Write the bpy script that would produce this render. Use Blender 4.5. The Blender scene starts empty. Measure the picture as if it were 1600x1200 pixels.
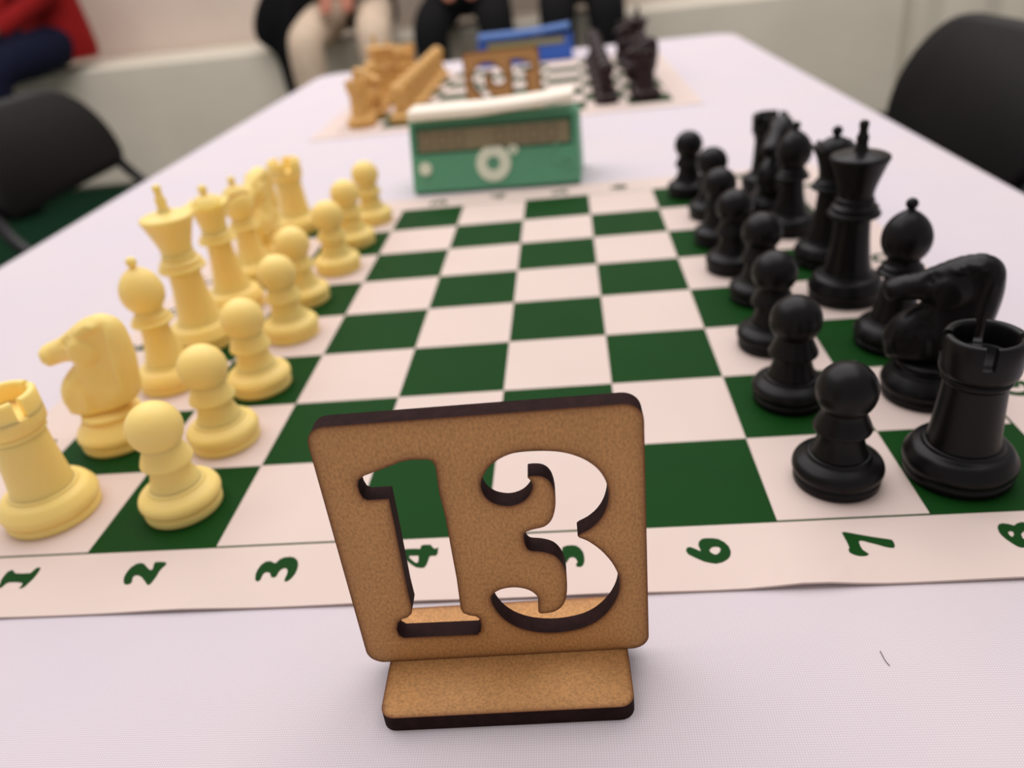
import bpy, bmesh, math, random
from mathutils import Vector, Matrix
from mathutils.geometry import delaunay_2d_cdt
random.seed(13)
sc = bpy.context.scene
col = sc.collection
R = math.radians

# ------------------------------------------------------------------ camera
cam_data = bpy.data.cameras.new('camera')
cam = bpy.data.objects.new('camera', cam_data); col.objects.link(cam)
cam.location = (0.04310, -0.23968, 0.20557)
cam.rotation_euler = (R(60.2484), R(5.8668), R(2.8389))
cam_data.sensor_width = 36.0; cam_data.sensor_fit = 'HORIZONTAL'
cam_data.lens = 27.255
cam_data.clip_start = 0.01
cam_data.dof.use_dof = True
cam_data.dof.focus_distance = 0.236
cam_data.dof.aperture_fstop = 7.4
sc.camera = cam

# ------------------------------------------------------------------ light
world = bpy.data.worlds.new('world'); sc.world = world; world.use_nodes = True
bg = world.node_tree.nodes['Background']
bg.inputs[0].default_value = (1.0, 0.945, 0.93, 1); bg.inputs[1].default_value = 0.30
ld = bpy.data.lights.new('marquee_roof_light', 'AREA'); ld.shape = 'RECTANGLE'
ld.size = 4.5; ld.size_y = 4.0; ld.energy = 98; ld.color = (1.0, 0.965, 0.985)
lo = bpy.data.objects.new('marquee_roof_light', ld); col.objects.link(lo)
lo.location = (-0.5, 1.7, 2.6); lo.rotation_euler = (R(-12), R(-4), 0)
sc.view_settings.view_transform = 'Standard'; sc.view_settings.look = 'None'
sc.view_settings.gamma = 1.0; sc.view_settings.use_curve_mapping = False
sc.view_settings.exposure = 0.58

FLOOR = -0.75            # table top cloth is at -0.001, the mat's upper side at 0
CLOTH = -0.0010

# ------------------------------------------------------------------ outlines measured on the photo's planes (mm)
ONE = [[-34.1, 79.99], [-32.18, 81.38], [-28.77, 82.52], [-24.9, 83.82], [-21.05, 85.22], [-18.29, 85.63], [-13.87, 85.35], [-12.37, 84.67], [-11.75, 82.88], [-12.05, 73.79], [-11.58, 64.48], [-11.63, 51.08], [-11.61, 40.83], [-12.08, 28.08], [-11.54, 26.1], [-9.77, 24.98], [-7.72, 24.39], [-6.67, 23.05], [-6.58, 20.49], [-7.13, 17.68], [-8.33, 16.33], [-32.07, 16.78], [-33.41, 18.05], [-33.67, 20.67], [-32.86, 23.47], [-31.25, 25.03], [-29.29, 25.72], [-27.8, 27.28], [-27.25, 29.32], [-27.38, 36.83], [-27.09, 49.86], [-26.81, 62.2], [-26.67, 72.77], [-32.87, 72.85], [-34.01, 73.64], [-34.55, 75.52], [-34.69, 78.02]]
THREE = [[0.02, 75.56], [1.1, 78.47], [3.26, 81.56], [6.37, 83.88], [10.23, 85.36], [14.91, 85.69], [20.12, 85.23], [24.84, 84.07], [29.07, 81.88], [32.42, 78.79], [34.54, 75.1], [35.53, 71.01], [35.46, 67.17], [34.38, 63.11], [32.39, 59.53], [29.48, 56.68], [26.01, 54.44], [28.79, 52.38], [32.35, 48.63], [35.44, 43.6], [37.17, 38.73], [37.61, 34.78], [36.86, 29.93], [34.51, 24.7], [30.73, 20.02], [26.16, 17.01], [20.71, 15.59], [15.11, 15.32], [9.59, 16.34], [4.73, 18.73], [1.06, 22.42], [-1.18, 26.78], [-2.17, 31.25], [-1.2, 33.6], [1.76, 35.36], [5.93, 35.68], [9.54, 34.45], [11.71, 32.27], [12.48, 29.78], [12.03, 24.6], [14.28, 24.0], [17.34, 24.72], [19.79, 27.0], [21.14, 30.82], [21.69, 36.1], [21.54, 40.93], [20.47, 44.86], [18.4, 47.8], [15.1, 49.33], [11.84, 49.98], [10.66, 51.57], [10.27, 54.44], [10.68, 56.83], [13.03, 57.96], [16.45, 58.75], [18.64, 60.71], [19.9, 63.89], [20.58, 68.11], [20.27, 72.34], [19.4, 74.99], [17.92, 76.56], [15.92, 77.17], [13.41, 77.06], [14.24, 75.44], [14.52, 73.51], [13.46, 70.78], [11.24, 68.46], [7.82, 67.26], [4.23, 67.92], [1.69, 69.75], [0.35, 72.26]]
DIGITS = {"1": [[[0.5, -18.8], [-0.0, -17.2], [-1.0, -14.6], [-1.3, -12.3], [-1.3, -10.2], [-0.5, -9.2], [0.6, -9.2], [2.0, -10.5], [3.1, -11.2], [6.1, -11.5], [9.8, -11.4], [10.2, -9.5], [10.7, -8.3], [12.2, -8.2], [12.8, -9.6], [13.1, -12.4], [13.1, -15.0], [12.6, -17.2], [12.3, -19.0], [11.6, -20.1], [10.3, -20.2], [10.4, -18.7], [10.2, -17.5], [9.3, -16.9], [7.0, -16.5], [3.8, -16.4], [2.7, -17.1], [2.4, -18.4], [2.2, -19.4], [1.2, -19.5]]], "2": [[[-2.4, -19.5], [-3.5, -17.5], [-4.1, -15.4], [-4.2, -13.1], [-3.8, -10.6], [-2.6, -8.8], [-0.8, -8.2], [1.1, -8.9], [2.9, -10.6], [4.8, -12.3], [6.1, -12.8], [6.2, -11.7], [5.5, -9.5], [5.4, -8.1], [7.5, -8.1], [9.4, -8.3], [10.8, -8.9], [10.8, -10.6], [10.2, -11.7], [9.8, -14.0], [10.0, -16.4], [9.8, -18.9], [9.6, -20.6], [9.0, -21.4], [8.1, -21.0], [6.1, -18.9], [3.6, -16.5], [1.5, -15.4], [0.2, -15.6], [-0.0, -16.8], [0.7, -18.6], [0.9, -19.9], [-0.1, -20.5], [-1.4, -20.4]]], "3": [[[-4.6, -20.4], [-5.3, -17.9], [-5.4, -15.3], [-4.9, -12.6], [-3.6, -10.8], [-1.7, -10.6], [-0.1, -11.5], [0.9, -12.0], [1.3, -11.1], [2.1, -9.6], [3.7, -8.7], [6.0, -8.5], [8.0, -9.2], [9.7, -10.9], [10.7, -13.3], [11.1, -16.0], [10.9, -18.7], [10.2, -20.8], [9.2, -22.3], [7.9, -22.5], [7.6, -21.1], [7.7, -18.9], [7.5, -16.9], [6.6, -15.3], [5.5, -14.9], [4.3, -15.8], [3.8, -17.4], [3.8, -18.9], [3.3, -19.9], [2.1, -20.0], [1.2, -19.0], [0.6, -17.6], [-0.4, -16.9], [-1.6, -16.9], [-2.2, -17.9], [-2.3, -19.4], [-2.2, -21.0], [-3.0, -21.9], [-3.9, -21.5]]], "4": [[[2.2, -7.3], [2.2, -5.5], [3.3, -5.0], [6.1, -5.1], [6.9, -6.5], [8.1, -7.7], [9.4, -6.9], [9.6, -10.4], [9.1, -11.6], [8.1, -11.6], [6.8, -11.6], [6.5, -12.4], [6.3, -14.7], [6.0, -16.9], [5.3, -18.2], [3.9, -18.2], [2.2, -17.8], [0.5, -16.5], [-1.4, -14.6], [-4.0, -11.8], [-5.9, -9.4], [-6.5, -7.7], [-4.8, -7.1], [-1.6, -7.0]], [[-1.6, -11.0], [2.0, -11.1], [2.4, -13.1], [2.5, -15.3], [1.5, -15.3], [0.0, -13.8], [-1.5, -12.2]]], "5": [[[1.8, -10.1], [3.3, -9.3], [5.2, -9.1], [7.1, -9.5], [8.6, -11.0], [9.7, -13.3], [10.1, -16.2], [10.0, -18.8], [9.4, -20.7], [8.3, -21.4], [7.1, -21.1], [6.8, -20.1], [7.5, -18.7], [6.9, -16.7], [5.7, -15.7], [4.5, -16.1], [3.7, -17.6], [3.2, -18.8], [1.7, -19.2], [-1.3, -20.1], [-3.7, -20.1], [-4.7, -19.2], [-3.8, -9.0], [-2.6, -9.1], [-2.3, -15.0], [-0.6, -15.1], [1.0, -13.9], [1.6, -12.1]]], "6": [[[-8.6, -15.1], [-8.1, -13.4], [-6.8, -13.0], [-5.3, -14.0], [-4.0, -15.0], [-3.2, -15.7], [-3.3, -14.3], [-3.6, -12.3], [-3.1, -10.3], [-1.7, -8.8], [0.0, -8.5], [2.3, -8.7], [4.4, -9.3], [6.3, -11.2], [7.5, -13.7], [7.7, -16.4], [7.1, -18.7], [5.8, -20.5], [3.6, -21.9], [1.4, -22.5], [-0.7, -22.0], [-2.9, -21.1], [-5.0, -19.5], [-6.8, -18.0], [-8.1, -16.7]], [[-0.0, -15.2], [1.1, -13.7], [2.5, -13.4], [3.8, -13.7], [4.3, -15.0], [3.5, -16.7], [2.3, -17.8], [1.2, -17.5], [0.2, -16.3]]], "7": [[[-6.8, -8.7], [-5.7, -8.5], [-3.3, -9.4], [0.3, -10.8], [4.2, -12.2], [8.0, -13.4], [9.5, -13.9], [9.7, -15.4], [9.4, -17.1], [8.8, -18.2], [7.5, -18.1], [5.9, -17.5], [3.6, -16.1], [1.1, -14.8], [-0.7, -13.8], [-1.7, -13.6], [-2.4, -14.2], [-2.6, -16.3], [-2.5, -18.5], [-1.7, -19.8], [-1.0, -20.9], [-1.9, -21.7], [-3.4, -22.0], [-5.0, -21.8], [-6.5, -21.0], [-7.5, -19.9], [-7.4, -18.4], [-6.7, -17.1], [-6.6, -14.3], [-6.7, -11.9]]], "8": [[[-8.5, -9.9], [-7.4, -8.2], [-5.8, -7.6], [-4.2, -8.0], [-3.0, -8.7], [-2.4, -9.2], [-0.8, -8.0], [1.2, -7.4], [2.8, -8.0], [3.3, -10.1], [2.7, -12.9], [1.1, -15.8], [-1.1, -18.7], [-3.4, -20.6], [-5.4, -21.2], [-6.7, -20.4], [-7.6, -18.7], [-8.5, -16.5], [-9.1, -14.3], [-9.1, -12.1]], [[-6.3, -12.7], [-5.1, -12.0], [-4.3, -12.6], [-4.8, -14.1], [-5.9, -15.3], [-6.4, -14.7]], [[-2.3, -13.9], [-0.4, -12.3], [0.6, -13.0], [-0.2, -15.3], [-1.9, -16.9], [-2.9, -16.4]]]}
HORSE = [[-18.2, 55.2], [-19.2, 52.4], [-18.2, 48.0], [-15.4, 45.7], [-11.4, 46.4], [-6.6, 47.5], [-2.7, 47.2], [-5.6, 44.3], [-10.5, 40.2], [-14.6, 35.1], [-16.5, 29.4], [-16.0, 23.7], [-12.8, 17.8], [3.1, 17.4], [17.5, 22.0], [23.8, 27.8], [26.5, 39.9], [27.8, 51.0], [27.6, 59.2], [26.2, 65.6], [22.8, 69.4], [17.4, 70.9], [10.9, 69.6], [5.0, 66.9], [-1.4, 63.0], [-7.7, 59.6], [-14.1, 57.5]]

# ------------------------------------------------------------------ helpers
def srgb(r, g, b):
    f = lambda c: (c/255/12.92) if c/255 <= 0.04045 else ((c/255+0.055)/1.055)**2.4
    return (f(r), f(g), f(b), 1)

def mat(name, rgb, rough=0.5, spec=0.5, noise=None, bump=None, sheen=0, coords='Object'):
    m = bpy.data.materials.new(name); m.use_nodes = True
    nt = m.node_tree; b = nt.nodes['Principled BSDF']
    b.inputs['Base Color'].default_value = rgb
    b.inputs['Roughness'].default_value = rough
    b.inputs['Specular IOR Level'].default_value = spec
    if sheen: b.inputs['Sheen Weight'].default_value = sheen
    tc = nt.nodes.new('ShaderNodeTexCoord')
    if noise:                                   # (scale, amount)
        n = nt.nodes.new('ShaderNodeTexNoise'); n.inputs['Scale'].default_value = noise[0]
        n.inputs['Detail'].default_value = 4
        nt.links.new(tc.outputs[coords], n.inputs['Vector'])
        mx = nt.nodes.new('ShaderNodeMix'); mx.data_type = 'RGBA'
        mr = nt.nodes.new('ShaderNodeMapRange')
        mr.inputs[1].default_value = 0.3; mr.inputs[2].default_value = 0.7
        nt.links.new(n.outputs[0], mr.inputs[0]); nt.links.new(mr.outputs[0], mx.inputs[0])
        a = noise[1]
        mx.inputs[6].default_value = tuple(c*(1-a) for c in rgb[:3])+(1,)
        mx.inputs[7].default_value = tuple(min(1, c*(1+a)) for c in rgb[:3])+(1,)
        nt.links.new(mx.outputs[2], b.inputs['Base Color'])
    if bump:                                    # (scale, strength, distance)
        n = nt.nodes.new('ShaderNodeTexNoise'); n.inputs['Scale'].default_value = bump[0]
        n.inputs['Detail'].default_value = 3
        nt.links.new(tc.outputs[coords], n.inputs['Vector'])
        bp = nt.nodes.new('ShaderNodeBump'); bp.inputs['Strength'].default_value = bump[1]
        bp.inputs['Distance'].default_value = bump[2]
        nt.links.new(n.outputs[0], bp.inputs['Height']); nt.links.new(bp.outputs[0], b.inputs['Normal'])
    return m

def mesh_obj(name, verts, faces, m, parent=None, smooth=True, mats=None, mi=None):
    me = bpy.data.meshes.new(name); me.from_pydata(verts, [], faces)
    for x in (mats or [m]): me.materials.append(x)
    if mi:
        for p, k in zip(me.polygons, mi): p.material_index = k
    if smooth: me.shade_smooth()
    me.update()
    o = bpy.data.objects.new(name, me); col.objects.link(o)
    if parent: o.parent = parent
    return o

def empty(name, loc, rz=0.0):
    o = bpy.data.objects.new(name, None); col.objects.link(o)
    o.empty_display_size = 0.02
    o.location = loc; o.rotation_euler = (0, 0, rz)
    return o

def tag(o, label=None, cat=None, group=None, kind=None):
    if label: o['label'] = label
    if cat: o['category'] = cat
    if group: o['group'] = group
    if kind: o['kind'] = kind
    return o

def rrect(x0, y0, x1, y1, r, n=6):
    """rounded rectangle outline, counter-clockwise; r one value or four (bl, br, tr, tl)"""
    rs = r if isinstance(r, (list, tuple)) else (r,)*4
    P = []
    for (cx, cy, a0, q) in ((x0+rs[0], y0+rs[0], 180, rs[0]), (x1-rs[1], y0+rs[1], 270, rs[1]),
                            (x1-rs[2], y1-rs[2], 0, rs[2]), (x0+rs[3], y1-rs[3], 90, rs[3])):
        for i in range(n+1):
            a = R(a0+90*i/n); P.append((cx+q*math.cos(a), cy+q*math.sin(a)))
    return P

def offset(P, d):
    """move a counter-clockwise outline inwards by d"""
    n = len(P); Q = []
    for i in range(n):
        a, b, c = Vector(P[i-1]), Vector(P[i]), Vector(P[(i+1) % n])
        t = (c-a)
        if t.length < 1e-9: Q.append(tuple(b)); continue
        t.normalize(); Q.append((b.x-t.y*d, b.y+t.x*d))
    return Q

def slab(P, z0, z1, bev=0.0, M=None):
    """prism of an outline with softened rims -> verts, faces; xy outline, z thickness"""
    lay = [(bev, z0), (0, z0+bev), (0, z1-bev), (bev, z1)] if bev else [(0, z0), (0, z1)]
    V = []; F = []; n = len(P)
    for d, z in lay:
        V += [(x, y, z) for x, y in (offset(P, d) if d else P)]
    for k in range(len(lay)-1):
        for i in range(n):
            j = (i+1) % n; F.append((k*n+i, k*n+j, (k+1)*n+j, (k+1)*n+i))
    F.append(tuple(reversed(range(n)))); F.append(tuple(range((len(lay)-1)*n, len(lay)*n)))
    if M: V = [tuple(M @ Vector(v)) for v in V]
    return V, F

def join(*parts):
    V = []; F = []
    for v, f in parts:
        o = len(V); V += list(v); F += [tuple(i+o for i in q) for q in f]
    return V, F

def box(x0, y0, z0, x1, y1, z1, bev=0.0):
    return slab([(x0, y0), (x1, y0), (x1, y1), (x0, y1)], z0, z1, bev)

def tube(pts, r, n=10):
    pts = [Vector(p) for p in pts]; V = []; F = []
    up = Vector((0, 0, 1))
    for i, p in enumerate(pts):
        t = (pts[min(i+1, len(pts)-1)]-pts[max(i-1, 0)]).normalized()
        u = t.cross(up)
        if u.length < 1e-3: u = t.cross(Vector((0, 1, 0)))
        u.normalize(); w = u.cross(t)
        for k in range(n):
            a = 2*math.pi*k/n; V.append(tuple(p+(u*math.cos(a)+w*math.sin(a))*r))
    for i in range(len(pts)-1):
        for k in range(n):
            l = (k+1) % n; F.append((i*n+k, i*n+l, (i+1)*n+l, (i+1)*n+k))
    F.append(tuple(range(n))); F.append(tuple(reversed(range((len(pts)-1)*n, len(pts)*n))))
    return V, F

def bend(pts, r=0.04, n=5):
    """round the corners of a polyline"""
    P = [Vector(p) for p in pts]; Q = [P[0]]
    for i in range(1, len(P)-1):
        a = (P[i-1]-P[i]); b = (P[i+1]-P[i]); d = min(r, a.length*.45, b.length*.45)
        s, e = P[i]+a.normalized()*d, P[i]+b.normalized()*d
        for k in range(n+1):
            t = k/n; Q.append(s*(1-t)**2+P[i]*2*t*(1-t)+e*t*t)
    return Q+[P[-1]]

def catmull(P, n=4, closed=False):
    Q = []; m = len(P)
    for i in range(m if closed else m-1):
        g = (lambda k: P[k % m]) if closed else (lambda k: P[min(max(k, 0), m-1)])
        p0, p1, p2, p3 = (Vector(g(i+k)) for k in (-1, 0, 1, 2))
        for s in range(n):
            t = s/n
            Q.append(tuple(0.5*((2*p1)+(p2-p0)*t+(2*p0-5*p1+4*p2-p3)*t*t+(3*p1-p0-3*p2+p3)*t**3)))
    if not closed: Q.append(tuple(P[-1]))
    return Q

def lathe(prof, seg=48, smooth=3, mod=None):
    """profile of (r, z) in mm -> verts, faces in m"""
    P = catmull(prof, smooth) if smooth > 1 else prof
    V = []; F = []
    for i, (r, z) in enumerate(P):
        for k in range(seg):
            a = 2*math.pi*k/seg; rr, zz = max(r, 0.0), z
            if mod: rr, zz = mod(rr, zz, a)
            V.append((rr*math.cos(a)/1000, rr*math.sin(a)/1000, zz/1000))
    for i in range(len(P)-1):
        for k in range(seg):
            l = (k+1) % seg; F.append((i*seg+k, i*seg+l, (i+1)*seg+l, (i+1)*seg+k))
    if P[0][0] > 0.3: F.append(tuple(reversed(range(seg))))
    if P[-1][0] > 0.3: F.append(tuple(range((len(P)-1)*seg, len(P)*seg)))
    return V, F

def inside(x, y, P):
    c = False; j = len(P)-1
    for i in range(len(P)):
        if (P[i][1] > y) != (P[j][1] > y) and x < (P[j][0]-P[i][0])*(y-P[i][1])/(P[j][1]-P[i][1])+P[i][0]: c = not c
        j = i
    return c

def seg_dist(x, y, loops):
    d = 1e9
    for P in loops:
        for i in range(len(P)):
            ax, ay = P[i-1]; bx, by = P[i]; vx, vy = bx-ax, by-ay
            L = vx*vx+vy*vy
            t = 0 if L == 0 else max(0, min(1, ((x-ax)*vx+(y-ay)*vy)/L))
            e = (x-ax-t*vx)**2+(y-ay-t*vy)**2
            if e < d: d = e
    return math.sqrt(d)

def fill(loops, step):
    """triangulate outline loops[0] minus holes loops[1:], with inner grid points; returns pts, tris, n_boundary, dist"""
    pts = []; edges = []
    for L in loops:
        o = len(pts); pts += [Vector(p) for p in L]
        edges += [(o+i, o+(i+1) % len(L)) for i in range(len(L))]
    nb = len(pts)
    if step:
        xs = [p[0] for p in loops[0]]; ys = [p[1] for p in loops[0]]
        y = min(ys)+step/2; row = 0
        while y < max(ys):
            x = min(xs)+step*(0.5 if row % 2 else 0.25)
            while x < max(xs):
                if inside(x, y, loops[0]) and not any(inside(x, y, h) for h in loops[1:]) and seg_dist(x, y, loops) > step*0.45:
                    pts.append(Vector((x, y)))
                x += step
            y += step*0.87; row += 1
    v, e, f, ov, oe, of = delaunay_2d_cdt(pts, edges, [], 0, 1e-7)
    tris = []
    for t in f:
        cx = sum(v[i][0] for i in t)/len(t); cy = sum(v[i][1] for i in t)/len(t)
        if inside(cx, cy, loops[0]) and not any(inside(cx, cy, h) for h in loops[1:]): tris.append(tuple(t))
    return [tuple(p) for p in v], tris, nb

# ------------------------------------------------------------------ materials
def cloth_material():
    m = mat('white_tablecloth', (0.80, 0.765, 0.80, 1), 0.75, 0.25, sheen=0.1)
    nt = m.node_tree; b = nt.nodes['Principled BSDF']; tc = nt.nodes['Texture Coordinate'] if 'Texture Coordinate' in nt.nodes else nt.nodes.new('ShaderNodeTexCoord')
    ws = []
    for d in ('X', 'Y'):
        w = nt.nodes.new('ShaderNodeTexWave'); w.bands_direction = d
        w.inputs['Scale'].default_value = 400; w.inputs['Distortion'].default_value = 1.0
        w.inputs['Detail Scale'].default_value = 0.3
        nt.links.new(tc.outputs['Object'], w.inputs['Vector']); ws.append(w)
    mu = nt.nodes.new('ShaderNodeMath'); mu.operation = 'MULTIPLY'
    nt.links.new(ws[0].outputs['Fac'], mu.inputs[0]); nt.links.new(ws[1].outputs['Fac'], mu.inputs[1])
    mx = nt.nodes.new('ShaderNodeMix'); mx.data_type = 'RGBA'
    mx.inputs[6].default_value = (0.595, 0.535, 0.556, 1); mx.inputs[7].default_value = (0.79, 0.712, 0.738, 1)
    nt.links.new(mu.outputs[0], mx.inputs[0])
    nl = nt.nodes.new('ShaderNodeTexNoise'); nl.inputs['Scale'].default_value = 9
    nt.links.new(tc.outputs['Object'], nl.inputs['Vector'])
    tint = nt.nodes.new('ShaderNodeMix'); tint.data_type = 'RGBA'; tint.blend_type = 'MULTIPLY'
    tint.inputs[0].default_value = 1.0
    rp = nt.nodes.new('ShaderNodeValToRGB')
    rp.color_ramp.elements[0].position = 0.35; rp.color_ramp.elements[0].color = (0.97, 0.97, 1.0, 1)
    rp.color_ramp.elements[1].position = 0.65; rp.color_ramp.elements[1].color = (1.0, 0.985, 0.985, 1)
    nt.links.new(nl.outputs[0], rp.inputs[0])
    nt.links.new(mx.outputs[2], tint.inputs[6]); nt.links.new(rp.outputs[0], tint.inputs[7])
    nt.links.new(tint.outputs[2], b.inputs['Base Color'])
    bp = nt.nodes.new('ShaderNodeBump'); bp.inputs['Strength'].default_value = 0.25; bp.inputs['Distance'].default_value = 0.0002
    nt.links.new(mu.outputs[0], bp.inputs['Height'])
    bp2 = nt.nodes.new('ShaderNodeBump'); bp2.inputs['Strength'].default_value = 0.5; bp2.inputs['Distance'].default_value = 0.006
    nt.links.new(nl.outputs[0], bp2.inputs['Height']); nt.links.new(bp.outputs[0], bp2.inputs['Normal'])
    nt.links.new(bp2.outputs[0], b.inputs['Normal'])
    return m

def mdf_material(name, base):
    """fibre board: speckle, and scorch towards laser-cut rims from the 'scorch' attribute"""
    m = bpy.data.materials.new(name); m.use_nodes = True
    nt = m.node_tree; b = nt.nodes['Principled BSDF']; b.inputs['Roughness'].default_value = 0.62
    b.inputs['Specular IOR Level'].default_value = 0.3
    tc = nt.nodes.new('ShaderNodeTexCoord')
    mp = nt.nodes.new('ShaderNodeMapping'); mp.inputs['Scale'].default_value = (1.0, 1.0, 0.6)
    nt.links.new(tc.outputs['Object'], mp.inputs['Vector'])
    n = nt.nodes.new('ShaderNodeTexNoise'); n.inputs['Scale'].default_value = 1300; n.inputs['Detail'].default_value = 6
    n2 = nt.nodes.new('ShaderNodeTexNoise'); n2.inputs['Scale'].default_value = 60; n2.inputs['Detail'].default_value = 3
    for q in (n, n2): nt.links.new(mp.outputs[0], q.inputs['Vector'])
    mx = nt.nodes.new('ShaderNodeMix'); mx.data_type = 'RGBA'
    mr = nt.nodes.new('ShaderNodeMapRange'); mr.inputs[1].default_value = 0.33; mr.inputs[2].default_value = 0.62
    nt.links.new(n.outputs[0], mr.inputs[0]); nt.links.new(mr.outputs[0], mx.inputs[0])
    mx.inputs[6].default_value = tuple(c*0.74 for c in base[:3])+(1,)
    mx.inputs[7].default_value = tuple(c*1.10 for c in base[:3])+(1,)
    m2 = nt.nodes.new('ShaderNodeMix'); m2.data_type = 'RGBA'; m2.blend_type = 'MULTIPLY'
    m2.inputs[0].default_value = 0.22
    nt.links.new(mx.outputs[2], m2.inputs[6]); nt.links.new(n2.outputs[0], m2.inputs[7])
    at = nt.nodes.new('ShaderNodeAttribute'); at.attribute_name = 'scorch'
    m3 = nt.nodes.new('ShaderNodeMix'); m3.data_type = 'RGBA'
    nt.links.new(at.outputs['Fac'], m3.inputs[0])
    nt.links.new(m2.outputs[2], m3.inputs[6]); m3.inputs[7].default_value = srgb(92, 44, 12)
    nt.links.new(m3.outputs[2], b.inputs['Base Color'])
    bp = nt.nodes.new('ShaderNodeBump'); bp.inputs['Strength'].default_value = 0.15; bp.inputs['Distance'].default_value = 0.0003
    nt.links.new(n.outputs[0], bp.inputs['Height']); nt.links.new(bp.outputs[0], b.inputs['Normal'])
    return m

M_cloth = cloth_material()
M_vinyl = mat('white_vinyl', srgb(215, 196, 186), 0.6, 0.15, noise=(14, 0.025), bump=(900, 0.05, 0.0002))
M_green = mat('green_print', srgb(16, 61, 17), 0.6, 0.07, noise=(20, 0.06))
M_cream = mat('cream_plastic', srgb(255, 220, 134), 0.42, 0.3, noise=(40, 0.02))
M_cream.node_tree.nodes['Principled BSDF'].inputs['Subsurface Weight'].default_value = 0.5
M_cream.node_tree.nodes['Principled BSDF'].inputs['Subsurface Radius'].default_value = (1.0, 0.8, 0.45)
M_cream.node_tree.nodes['Principled BSDF'].inputs['Subsurface Scale'].default_value = 0.006
M_black = mat('black_plastic', srgb(12, 10, 11), 0.36, 0.2, noise=(60, 0.08))
M_tan = mat('boxwood', srgb(214, 165, 92), 0.45, 0.4, noise=(80, 0.12))
M_brown = mat('dark_brown_wood', srgb(40, 22, 22), 0.42, 0.25, noise=(80, 0.1))
M_mdf = mdf_material('fibre_board', srgb(206, 152, 94))
M_char = mat('laser_charred_edge', srgb(40, 23, 22), 0.75, 0.08, noise=(300, 0.25))
M_clock = mat('green_clock_plastic', srgb(92, 156, 122), 0.45, 0.4, noise=(30, 0.03))
M_clock_dark = mat('dark_green_recess', srgb(36, 92, 62), 0.5)
M_blue = mat('blue_clock_plastic', srgb(38, 84, 172), 0.4, 0.45, noise=(30, 0.04))
M_lever = mat('ivory_plastic', srgb(248, 236, 218), 0.45, 0.4, noise=(30, 0.02))
M_lcd = mat('lcd_olive', srgb(136, 122, 92), 0.3, 0.5, noise=(30, 0.03))
M_seg = mat('lcd_segment', srgb(112, 96, 72), 0.35)
M_print = mat('pale_print', srgb(222, 226, 204), 0.5)
M_dim = mat('faint_print', srgb(104, 166, 134), 0.5)
M_chair = mat('black_chair_plastic', srgb(22, 19, 19), 0.55, 0.22, noise=(90, 0.1), bump=(400, 0.15, 0.0006))
M_tube = mat('black_steel_tube', srgb(26, 25, 27), 0.35, 0.5, noise=(50, 0.1))
M_wall = mat('pale_wall', srgb(222, 206, 192), 0.8, 0.2, noise=(2.5, 0.05))
M_ledge = mat('ledge_plaster', srgb(230, 220, 201), 0.8, 0.2, noise=(3, 0.05), bump=(5, 0.3, 0.01))
M_turf = mat('dark_green_carpet', srgb(11, 46, 27), 0.95, 0.1, noise=(60, 0.35), bump=(500, 0.6, 0.004))
M_table = mat('table_plastic', srgb(205, 203, 198), 0.6, 0.3, noise=(8, 0.04))
M_steel = mat('grey_steel', srgb(110, 112, 115), 0.4, 0.5, noise=(40, 0.08))
M_skin = mat('skin', srgb(176, 112, 88), 0.55, 0.4, noise=(30, 0.06))
M_beige = mat('beige_trousers', srgb(206, 184, 160), 0.9, 0.2, noise=(25, 0.08), bump=(30, 0.4, 0.01))
M_blackfab = mat('black_cloth', srgb(14, 13, 15), 0.9, 0.2, noise=(25, 0.15), bump=(30, 0.4, 0.01))
M_navy = mat('navy_cloth', srgb(14, 18, 40), 0.9, 0.2, noise=(25, 0.15), bump=(30, 0.4, 0.01))
M_red = mat('red_cloth', srgb(140, 22, 22), 0.9, 0.2, noise=(25, 0.12), bump=(30, 0.4, 0.01))
M_hair = mat('dark_hair', srgb(26, 19, 16), 0.6, 0.4, noise=(120, 0.3))
M_shoe = mat('dark_shoe', srgb(30, 27, 26), 0.5, 0.4, noise=(40, 0.1))

# ------------------------------------------------------------------ the setting
o = mesh_obj('floor', *slab([(-5, -1.6), (4.5, -1.6), (4.5, 4.6), (-5, 4.6)], FLOOR-0.05, FLOOR), M_turf, smooth=False)
tag(o, 'dark green carpeted floor under the tables', kind='structure')
o = mesh_obj('wall_back', *slab([(-5, 4.42), (4.5, 4.42), (4.5, 4.6), (-5, 4.6)], FLOOR, 2.2), M_wall, smooth=False)
tag(o, 'pale wall behind the seated people', kind='structure')

# long ledge in front of the wall: people sit on it
def ledge():
    # plan outline of the front line: one straight run, a return at x = 1.68, then shallow pleats further right
    front = [(-5.0, 3.92), (1.66, 3.92), (1.70, 3.99)]
    x = 1.70
    while x < 4.4:
        x += 0.09; front.append((x, 3.99+0.012*math.sin(x*24)))
    P = front+[(x, 4.415), (-5.0, 4.415)]
    return slab(P, FLOOR, -0.135, 0.02)
o = mesh_obj('ledge_bench', *ledge(), M_ledge, smooth=False)
tag(o, 'long pale plastered ledge along the wall, used as a seat', 'bench')

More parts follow.
